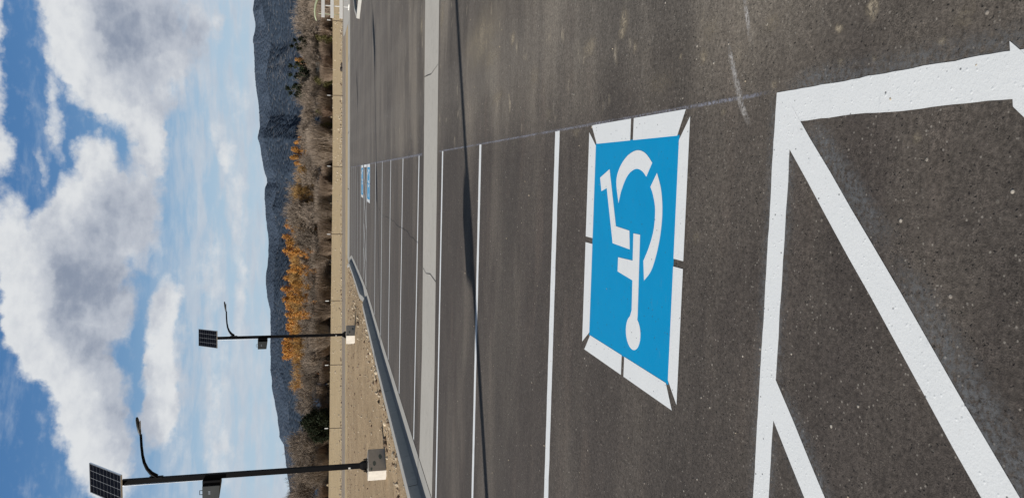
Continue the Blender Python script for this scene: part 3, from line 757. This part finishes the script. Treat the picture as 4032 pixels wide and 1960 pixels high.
def leaf_crown(seed,H,W,zb,n,size,clumps=40,shape=1.):
    rnd=random.Random(seed); v=[];f=[]
    cl=[]
    for _ in range(clumps):
        t=rnd.random(); z=zb+(H-zb)*t; rad=W*math.sin(math.pi*min(1,max(.08,(t*.86+.12)))**shape)*.9
        a=rnd.uniform(0,6.28); r_=rad*math.sqrt(rnd.random()); cl.append((Vector((r_*math.cos(a),r_*math.sin(a),z)),rnd.uniform(.35,.75)*W*.5))
    for _ in range(n):
        c,s=rnd.choice(cl); p=c+Vector((rnd.gauss(0,.5),rnd.gauss(0,.5),rnd.gauss(0,.55)))*s
        a=Vector((rnd.gauss(0,1),rnd.gauss(0,1),rnd.gauss(0,1))).normalized(); b=a.cross(Vector((rnd.gauss(0,1),rnd.gauss(0,1),rnd.gauss(0,1)))).normalized()
        q=size*rnd.uniform(.5,1.3); i=len(v)
        v+=[tuple(p+a*q),tuple(p+b*q*.7),tuple(p-a*q),tuple(p-b*q*.7)]; f.append((i,i+1,i+2,i+3))
    return v,f
protos={}
def proto_bare(key,seed,H,spread,stems,twn,tm='twig'):
    bm,tv,tf=bare_tree(seed,H,spread,stems,twn)
    me=bpy.data.meshes.new('trunk'); bm.to_mesh(me); bm.free(); me.materials.append(M['bark'])
    m2=bpy.data.meshes.new('crown'); m2.from_pydata(tv,[],tf); m2.materials.append(M[tm]); protos[key]=(me,m2,'bare_tree')
for k,(H,sp,st,tw) in enumerate([(13,.75,1,12),(12,.85,2,10),(11,.8,3,9),(13.5,.65,2,10),(12,.95,3,9)]): proto_bare('b%d'%k,40+k,H,sp,st,tw)
proto_bare('t0',61,13,.7,2,12,'goldtwig'); proto_bare('t1',62,12,.8,1,14,'goldtwig')
def proto_leaf(key,seed,H,W,zb,n,size,mat,name,clumps=40,shape=1.,tr=.016):
    bm=bmesh.new(); rnd=random.Random(seed)
    tube(bm,[(0,0,-.3),(.1,0,H*.35),(0,.1,H*.65),(0,0,H*.9)],[H*tr,H*tr*.7,H*tr*.4,.03],6)
    for k in range(9):
        z=H*rnd.uniform(.2,.75); a=rnd.uniform(0,6.28); l=W*.8; tube(bm,[(0,0,z),(l*.5*math.cos(a),l*.5*math.sin(a),z+l*.5),(l*math.cos(a),l*math.sin(a),z+l*1.1)],[.10,.06,.02],4)
    me=bpy.data.meshes.new('trunk'); bm.to_mesh(me); bm.free(); me.materials.append(M['bark'])
    v,f=leaf_crown(seed,H,W,zb,n,size,clumps,shape); m2=bpy.data.meshes.new('crown'); m2.from_pydata(v,[],f); m2.materials.append(M[mat]); protos[key]=(me,m2,name)
proto_leaf('g0',7,15,2.3,5.5,6500,.15,'gold','golden_tree',60)
proto_leaf('g1',8,14,2.0,5,5500,.15,'gold','golden_tree',55)
proto_leaf('j0',9,6.5,3.6,.1,9000,.20,'ever','juniper_tree',80,1.0)
proto_leaf('c0',10,8,1.2,1.5,2600,.15,'ever','conifer_tree',45,1.4)
proto_leaf('o0',12,5,2.0,.2,3000,.16,'olive','olive_shrub',40)
def proto_shrub(key,seed,H,W,n,mat,name):
    rnd=random.Random(seed); v=[];f=[]; bm=bmesh.new()
    for _ in range(n):
        a=rnd.uniform(0,6.28); b=Vector((W*.7*math.cos(a)*rnd.random(),W*.5*math.sin(a)*rnd.random(),0)); d=Vector((math.cos(a)*rnd.uniform(0,.5),math.sin(a)*rnd.uniform(0,.4),1)).normalized()
        L=H*rnd.uniform(.5,1); p=b
        for j in range(3):
            q=p+(d+Vector((rnd.gauss(0,.25),rnd.gauss(0,.2),0))).normalized()*L/3; w=Vector((rnd.uniform(.02,.035)*(1-.28*j),rnd.uniform(-.02,.02),0)); i=len(v)
            v+=[tuple(p-w),tuple(p+w),tuple(q+w*.7),tuple(q-w*.7)]; f.append((i,i+1,i+2,i+3)); p=q
    for k in range(7):
        a=rnd.uniform(0,6.28); tube(bm,[(W*.2*math.cos(a),W*.2*math.sin(a),-.2),(W*.45*math.cos(a),W*.45*math.sin(a),H*.5),(W*.6*math.cos(a),W*.6*math.sin(a),H*.85)],[.08,.05,.02],4)
    me=bpy.data.meshes.new('stem'); bm.to_mesh(me); bm.free(); me.materials.append(M['bark'])
    m2=bpy.data.meshes.new('twigs'); m2.from_pydata(v,[],f); m2.materials.append(M[mat]); protos[key]=(me,m2,name)
proto_shrub('s0',21,4.2,3.2,1700,'twigd','bare_shrub'); proto_shrub('s1',22,3.4,2.6,1500,'willow','bare_shrub'); proto_shrub('s2',23,6.5,3.6,2200,'twig','bare_shrub')
LAND=[(-27,'the larger lamp'),(-23.6,'the field marker post'),(-19,'the lamp gap'),(-13,'the smaller lamp')]
def where(x,y):
    az=math.degrees(math.atan2(x,y))
    marks=[(-22.2,'the larger lamp'),(-19.6,'the big dark juniper'),(-14.8,'the open field marker post'),(-12.8,'the smaller lamp'),(-9.9,'the kerb gap marker post'),(-7.0,'the small whitish shed'),(-4.8,'the fourth marker post'),(-1.5,'the hill notch'),(.3,'the stall end marker post'),(5.5,'the pale marker post'),(8.0,'the weathered shed'),(10.7,'the white barricade')]
    m=min(marks,key=lambda q:abs(q[0]-az)); d=az-m[0]
    s='level with ' if abs(d)<.4 else ('just below ' if d<-.4 and d>-1.2 else 'well below ' if d<0 else 'just above ' if d<1.2 else 'well above ')
    return s+m[1]
used={}
def plant(key,x,y,s=1.,rz=None,desc='',row='',group=None,cat='tree',sz=1.,z=None):
    me,m2,name=protos[key]
    r_=empty(name,(x,y,(zfield(x,min(y,204)) if z is None else z)-.05),random.uniform(0,6.28) if rz is None else rz); r_.scale=(s,s,s*sz)
    a=bpy.data.objects.new(me.name.split('.')[0],me); COL.objects.link(a); a.parent=r_
    b=bpy.data.objects.new(m2.name.split('.')[0],m2); COL.objects.link(b); b.parent=r_
    lab='%s, %s, %s'%(desc,row,where(x,y)); used[lab]=used.get(lab,0)+1
    tag(r_,lab,cat,group); return r_
def X(az,y): return y*math.tan(R(az))
# envelope of crown tops (azimuth, elevation deg) for the bare belt
ENV=[(-26,3.6),(-19.5,3.5),(-18.6,2.6),(-17.3,3.0),(-16,2.6),(-14,2.6),(-12.5,2.75),(-10,2.5),(-7,2.5),(-5,2.6),(-4.3,3.4),(-3.2,3.75),(-2.2,3.85),(-1.3,3.7),(-.7,3.4),(0,3.0),(.8,2.4),(2,2.45),(4,2.9),(6,2.8),(8,2.6),(10,2.9),(13,3.0),(22,3.0)]
def env(a):
    for (p,q),(r_,s) in zip(ENV,ENV[1:]):
        if p<=a<=r_: return q+(s-q)*(a-p)/(r_-p)
    return 3.
HB=dict(b0=13,b1=12,b2=11,b3=13.5,b4=12)
for row,(yy,step,fac,nm) in enumerate([(206,1.75,.80,'front row'),(214,1.5,.97,'middle row'),(224,1.5,1.0,'back row'),(234,1.9,.96,'rearmost row')]):
    az=-26+row*.4
    while az<18:
        a=az+random.uniform(-.35,.35); y=yy+random.uniform(-3,3)
        dark=False
        H=(math.tan(R(env(a)))*y*1.0+1.57-zfield(X(a,y),204))*fac*random.uniform(.86,1.03)
        k=random.choice(list(HB)); plant(k,X(a,y),y,H/HB[k],None,'bare grey-brown tree',['front belt row','middle belt row','back belt row','rearmost belt row'][row],'bare trees of the far belt')
        az+=step*random.uniform(.75,1.2)
# understory
az=-26
i=0
while az<18:
    a=az+random.uniform(-.3,.3); y=203+random.uniform(-2,5); k=random.choice(['s0','s0','s1','s2'])
    plant(k,X(a,y),y,random.uniform(.7,1.15),None,'dense %s shrub'%({'s0':'dark brown','s1':'reddish brown','s2':'tall grey'}[k]),'at the belt foot','bare shrubs below the far trees','shrub')
    az+=random.uniform(.45,.85); i+=1
# golden trees behind
az=-13.8
while az<-3.6:
    y=246+random.uniform(-8,10); e=random.uniform(2.75,3.4); H=math.tan(R(e))*y+1.57-1.2
    if az>-12.5 and random.random()<.0: pass
    k=random.choice(['g0','g1']); plant(k,X(az,y),y,H/(15 if k=='g0' else 14),None,'golden autumn tree','behind the bare belt','golden trees behind the bare belt'); az+=random.uniform(.28,.48)
for a,e in ((.9,2.9),(1.5,2.8),(2.0,2.6),(2.4,2.3),(8.0,2.5),(7.6,2.3),(-2.3,2.7),(-3.0,2.9),(-1.4,2.8),(.5,2.6),(-15.0,2.3)):
    y=243; H=math.tan(R(e))*y+.4; plant('g1',X(a,y),y,H/14,None,'golden autumn tree','behind the belt','lone golden trees'); 
az=-15.5
while az<-.5:
    y=238+random.uniform(-3,3) if az<-4.5 else 221; e=random.uniform(2.75,3.2) if az<-4.5 else 2.9; H=math.tan(R(e))*y+.6; k=random.choice(['t0','t1'])
    plant(k,X(az,y),y,H/(13 if k=='t0' else 12),None,'amber twigged tree','behind the bare belt','amber twigged trees behind the belt'); az+=random.uniform(.45,.8)
# some golden trees nearer, bringing gold into the belt's middle
for a,e in ((-6.1,2.75),(-7.4,2.8),(-8.4,2.7),(-9.6,2.8),(-3.6,2.4),(-10.7,2.6)):
    y=219; H=math.tan(R(e))*y+.4; plant('g0',X(a,y),y,H/15,None,'thin golden tree','inside the bare belt','golden trees inside the belt')
for a,s in ((-18.6,1.05),(-19.5,.72)): plant('j0',X(a,199),199,s,None,'dark round juniper' if s>1 else 'dark low juniper','at the field edge',None)
for a,e in ((7.5,2.9),(6.9,2.9),(8.9,2.8),(5.9,3.1),(5.6,2.9),(9.3,2.6)):
    y=215+random.uniform(-4,10); H=math.tan(R(e))*y+.4
    plant('c0',X(a,y),y,H/8,None,'dark narrow conifer','among the bare trees','dark conifers among the bare trees')
for a,s in ((6.6,.9),(4.4,.8),(9.6,.8),(3.4,.6)): plant('o0',X(a,204),204,s,None,'small olive green shrub','at the belt foot','olive shrubs','shrub')
# weeds on the verge
# ------------------------------------------------------------------ hills
RIDGE=[(-40,3.2),(-30,2.6),(-23.72,2.73),(-20.04,3.27),(-19.49,3.53),(-18.41,3.68),(-17.33,3.87),(-15.86,4.13),(-14.77,4.25),(-12.93,4.31),(-12.0,4.25),(-10.33,4.29),(-9.58,4.47),(-8.46,4.64),(-7.34,4.55),(-5.47,4.43),(-4.72,4.48),(-3.59,4.62),(-2.1,4.72),(-1.36,4.68),(-.98,4.54),(-.61,4.53),(.12,4.78),(1.59,4.97),(2.32,5.14),(3.06,4.97),(4.15,5.02),(5.22,5.13),(7,5.27),(9.1,5.29),(10.15,5.16),(11.17,5.28),(11.86,5.15),(20,5.3),(32,4.5),(40,4)]
def interp(T,a):
    for (p,q),(r_,s) in zip(T,T[1:]):
        if p<=a<=r_: return q+(s-q)*(a-p)/(r_-p)
    return T[-1][1]
def hill(name,r0,r1,top,mat,seed,rough,da=.07,nr=70):
    v=[];f=[];na=int(72/da)
    for j in range(nr+1):
        t=j/nr; r=r0+(r1-r0)*t
        for i in range(na+1):
            a=-36+72*i/na; x=r*math.sin(R(a)); y=r*math.cos(R(a))
            el=top(a); zt=math.tan(R(el))*r1
            sh=t**1.15 if t<.86 else t**1.15
            z=zt*sh
            rid=abs(noise.noise(Vector((x*.0042+seed,y*.0016,seed))))*1.4+abs(noise.noise(Vector((x*.011,y*.005,seed+4))))*.6
            z-=zt*rough*rid*math.sin(math.pi*min(1,t*1.02))**1.0
            z+=fb(x,y,.02,2)*3*(t>.1)
            if j>=nr-1: z+=2.2*abs(noise.noise(Vector((a*9,seed,j))))
            v.append((x,y,z-2 if j else -6))
    w=na+1
    for j in range(nr):
        for i in range(na): f.append((j*w+i,j*w+i+1,(j+1)*w+i+1,(j+1)*w+i))
    b=len(v)
    for i in range(na+1):
        a=-36+72*i/na; v.append((r1*1.35*math.sin(R(a)),r1*1.35*math.cos(R(a)),-5))
    for i in range(na): f.append((nr*w+i,nr*w+i+1,b+i+1,b+i))
    o=obj_vf(name,v,f,mat,smooth=True)
    if o.data.polygons[len(f)//2].normal.z<0: o.data.flip_normals()
    return tag(o,kind='structure')
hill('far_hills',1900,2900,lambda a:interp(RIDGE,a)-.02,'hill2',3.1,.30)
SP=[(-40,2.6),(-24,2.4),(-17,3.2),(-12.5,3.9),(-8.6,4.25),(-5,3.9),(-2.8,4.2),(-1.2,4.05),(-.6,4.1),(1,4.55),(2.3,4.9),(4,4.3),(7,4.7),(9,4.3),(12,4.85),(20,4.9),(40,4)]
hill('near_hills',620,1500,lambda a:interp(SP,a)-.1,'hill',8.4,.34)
# ------------------------------------------------------------------ sky
w=bpy.data.worlds.new('World'); sc.world=w; w.use_nodes=True; w.node_tree.nodes.clear(); t=NT(w.node_tree)
SUNEL=R(27); SHX,SHY=math.cos(R(24)),math.sin(R(24))   # direction in which shadows fall
out=t.n('ShaderNodeOutputWorld'); bg=t.n('ShaderNodeBackground'); w.node_tree.links.new(bg.outputs[0],out.inputs[0])
STR=.10; bg.inputs[1].default_value=STR
sky=t.n('ShaderNodeTexSky'); sky.sky_type='NISHITA'; sky.sun_disc=False; sky.sun_elevation=SUNEL; sky.sun_rotation=math.atan2(-SHX,-SHY)
sky.air_density=1.0; sky.dust_density=.6; sky.ozone_density=1.6; sky.altitude=2000
CL=[(11.2,16.4,1.5,2.1,1),(10.1,14.7,2.9,3.0,1),(8.4,13.5,2.9,3.6,1),(9.8,11.2,3.7,2.7,.8),(6.1,15.4,2.4,1.9,1),(4.4,13.2,2.5,2.5,.9),(6.9,10.6,3.3,1.3,.6),(8.2,16.2,2.4,2.1,1),(2.5,12.3,2.2,1.2,.8),(1.1,11.7,1.7,1.0,.8),(.7,15.4,1.7,1.4,.9),(-1.8,15.7,2.2,2.1,1),(-4.0,16.4,2.5,2.6,1),(-1.7,12.9,2.8,1.7,.8),(-4.8,13.4,3.1,2.2,.8),(-6.5,17.1,3.6,3.3,1),(-7.9,18.5,3.3,2.5,1),(-9.5,19.5,2.7,1.4,1),(-11.9,19.3,1.9,1.3,.9),(-10.6,16.9,3.5,3.5,1),(-9.6,15.3,2.5,2.6,.8),(-14.2,16.3,2.4,2.3,1),(-16.1,15.5,2.7,2.4,1),(-18.3,15.2,2.4,2.3,1),(-20.4,14.6,2.1,1.9,.9),(-22.3,14.0,1.3,1.4,.8),(-13.3,17.9,1.6,2.0,.9),(-4.6,20.5,3.0,1.3,.8),(.8,20.8,1.9,1.0,.8),(10.1,20.9,2.6,.9,.8),(5.5,21.0,3.6,.9,.75),(5.7,17.7,1.6,.5,.45),(2.5,17.6,2.4,.5,.5),(-.5,18.4,1.4,.4,.45),(-9.6,11.2,2.0,1.0,.7),(-12.2,11.6,3.1,.9,.8),(-15.2,11.5,2.5,1.1,.9),(-18.0,11.5,2.2,1.2,.9),(-14.4,10.5,6.8,1.0,.4),(1.0,7.1,1.4,.7,.55),(-1.6,6.7,1.7,.8,.4),(-8.0,8.3,3.4,.8,.35),(-16.5,7.9,5.5,1.1,.35),(2.6,7.8,1.1,.7,.3),(5.0,6.3,1.7,.8,.3),(-20.7,7.3,2.1,1.0,.35),(10.1,7.7,1.3,.8,.6),(9.5,8.8,4.1,.8,.4),(-8.0,6.4,5.8,.5,.4),
 # clouds beyond the picture
 (20,14,6,4,1),(28,20,7,4,1),(-30,12,5,3,1),(-36,19,7,4,1),(18,27,7,3,.9),(-12,30,9,3,.8),(60,20,14,6,1),(-75,22,14,6,.9),(110,16,16,6,.9),(160,22,18,7,.9)]
grp=bpy.data.node_groups.new('cloud_density','ShaderNodeTree')
grp.interface.new_socket('P',in_out='INPUT',socket_type='NodeSocketVector'); grp.interface.new_socket('D',in_out='OUTPUT',socket_type='NodeSocketFloat')
g=NT(grp); gi=g.n('NodeGroupInput'); go=g.n('NodeGroupOutput'); Pin=gi.outputs[0]
nz=g.n('ShaderNodeTexNoise'); g.put(nz.inputs['Vector'],Pin); nz.inputs['Scale'].default_value=.55; nz.inputs['Detail'].default_value=5; nz.inputs['Roughness'].default_value=.6
wp=g.v('SUBTRACT',nz.outputs['Color'],(.5,.5,.5)); wp=g.v('MULTIPLY',wp,(2.4,1.7,0)); Pw=g.v('ADD',Pin,wp)
acc=None
for (a,e,ra,re,wt) in CL:
    d=g.v('MULTIPLY',g.v('SUBTRACT',Pw,(a,e,0)),(1/(ra*1.12),1/(re*1.12),0)); q=g.v('DOT_PRODUCT',d,d)
    h=g.m('SUBTRACT',1.,q,clamp=True); h=g.m('MULTIPLY',h,wt*1.25)
    acc=h if acc is None else g.m('ADD',acc,h)
b1=g.noise(g.mapping(Pin,(.8,1.2,1)),.9,7,.6)
acc=g.m('ADD',acc,g.m('MULTIPLY',g.m('SUBTRACT',b1,.5),1.3))
g.put(go.inputs[0],acc)
geo=t.n('ShaderNodeTexCoord'); D=geo.outputs['Generated']; x,y,z=t.sep(D)
az=t.m('MULTIPLY',t.m('ARCTAN2',x,y),57.2958); el=t.m('MULTIPLY',t.m('ARCSINE',z),57.2958)
def cmb(a,b,c=0.):
    nd=t.n('ShaderNodeCombineXYZ')
    for i,q in enumerate((a,b,c)): t.put(nd.inputs[i],q)
    return nd.outputs[0]
P0=cmb(az,el); 
def dens(p):
    nd=t.n('ShaderNodeGroup'); nd.node_tree=grp; t.put(nd.inputs[0],p); return nd.outputs[0]
d0=dens(P0); d1=dens(cmb(t.m('ADD',az,-.5),t.m('ADD',el,2.0)))
alpha=t.ss(d0,.0,.95)
S_=1/STR
def C(r,g_,b): return (r*S_,g_*S_,b*S_,1)
fine=t.noise(t.mapping(P0,(.9,1.4,1)),1.1,6,.6)
fine2=t.noise(t.mapping(P0,(.9,1.2,1),loc=(3,8,0)),.42,6,.55)
sh=t.m('ADD',t.m('MULTIPLY_ADD',d0,.12,t.m('MULTIPLY',d1,.85)),t.m('ADD',t.m('MULTIPLY',t.m('SUBTRACT',fine,.5),1.9),t.m('MULTIPLY',t.m('SUBTRACT',fine2,.5),2.0)))
ccol=t.mix(t.ss(sh,-.3,1.6),C(.73,.75,.77),C(.50,.535,.60)); ccol=t.mix(t.ss(sh,1.1,3.5),ccol,C(.25,.295,.385))
rim=t.ss(t.m('SUBTRACT',d0,d1),.25,1.1); ccol=t.mix(t.m('MULTIPLY',rim,.25),ccol,C(.76,.775,.79))
# the clear sky: Nishita, tinted to the photograph's blue and paling towards the horizon
skc=t.mix(.62,sky.outputs[0],t.mix(t.ss(el,8.,20.5),C(.25,.45,.66),C(.055,.20,.47)))
haze=t.ss(el,13.5,5.5); skc=t.mix(t.m('MULTIPLY',haze,.72),skc,C(.48,.60,.70))
st=t.noise(t.mapping(P0,(.22,1.3,1)),.8,6,.6); lowb=t.m('MULTIPLY',t.ss(el,13.5,8.5),t.ss(st,.36,.62))
skc=t.mix(t.m('MULTIPLY',lowb,.75),skc,t.mix(t.noise(t.mapping(P0,(.5,1.6,1)),.9,5,.6),C(.40,.46,.56),C(.66,.70,.74)))
cir=t.m('MULTIPLY',t.ss(t.noise(t.mapping(P0,(.3,1,1),loc=(7,3,0)),.5,6,.62),.5,.75),.35)
skc=t.mix(cir,skc,C(.55,.62,.70))
over=t.m('MULTIPLY',t.ss(el,22.,30.),t.ss(t.noise(D,2.2,5,.6),.40,.58))
skc=t.mix(t.m('MULTIPLY',over,.9),skc,C(.22,.235,.26))
fin_=t.mix(alpha,skc,ccol)
dim=t.m('MULTIPLY',t.ss(el,22.,32.,1.,.42),t.ss(y,-.2,.4,.6,1.))
vm=t.n('ShaderNodeVectorMath',operation='SCALE'); t.put(vm.inputs[0],fin_); t.put(vm.inputs['Scale'],dim); fin_=vm.outputs[0]
t.put(bg.inputs[0],fin_)
w.cycles.sampling_method='MANUAL'; w.cycles.sample_map_resolution=512
sun=bpy.data.lights.new('sun','SUN'); sun.energy=5.6; sun.angle=R(.53); sun.color=(1,.955,.895)
so=bpy.data.objects.new('sun',sun); COL.objects.link(so)
dv=Vector((SHX*math.cos(SUNEL),SHY*math.cos(SUNEL),-math.sin(SUNEL))); so.rotation_euler=dv.to_track_quat('-Z','Y').to_euler(); so.location=(-20,-10,30)
# ------------------------------------------------------------------ camera (the photograph lies on its side)
cam=bpy.data.cameras.new('camera'); co=bpy.data.objects.new('camera',cam); COL.objects.link(co); sc.camera=co
cam.sensor_fit='HORIZONTAL'; cam.sensor_width=36; cam.lens=2912/4032*36; cam.clip_start=.05; cam.clip_end=9000
p=math.atan(719/2912); yw=R(5.84)
f0=Vector((-math.sin(yw),math.cos(yw),0)); rt=Vector((math.cos(yw),math.sin(yw),0)); up=Vector((0,0,1))
fw=f0*math.cos(p)-up*math.sin(p); cu=f0*math.sin(p)+up*math.cos(p)
m=Matrix((-cu,rt,-fw)).transposed().to_4x4(); m.translation=Vector((0,0,1.57)); co.matrix_world=m
sc.view_settings.view_transform='Standard'; sc.view_settings.look='None'; sc.view_settings.exposure=0; sc.view_settings.gamma=1
sc.render.engine='CYCLES'; sc.cycles.max_bounces=6
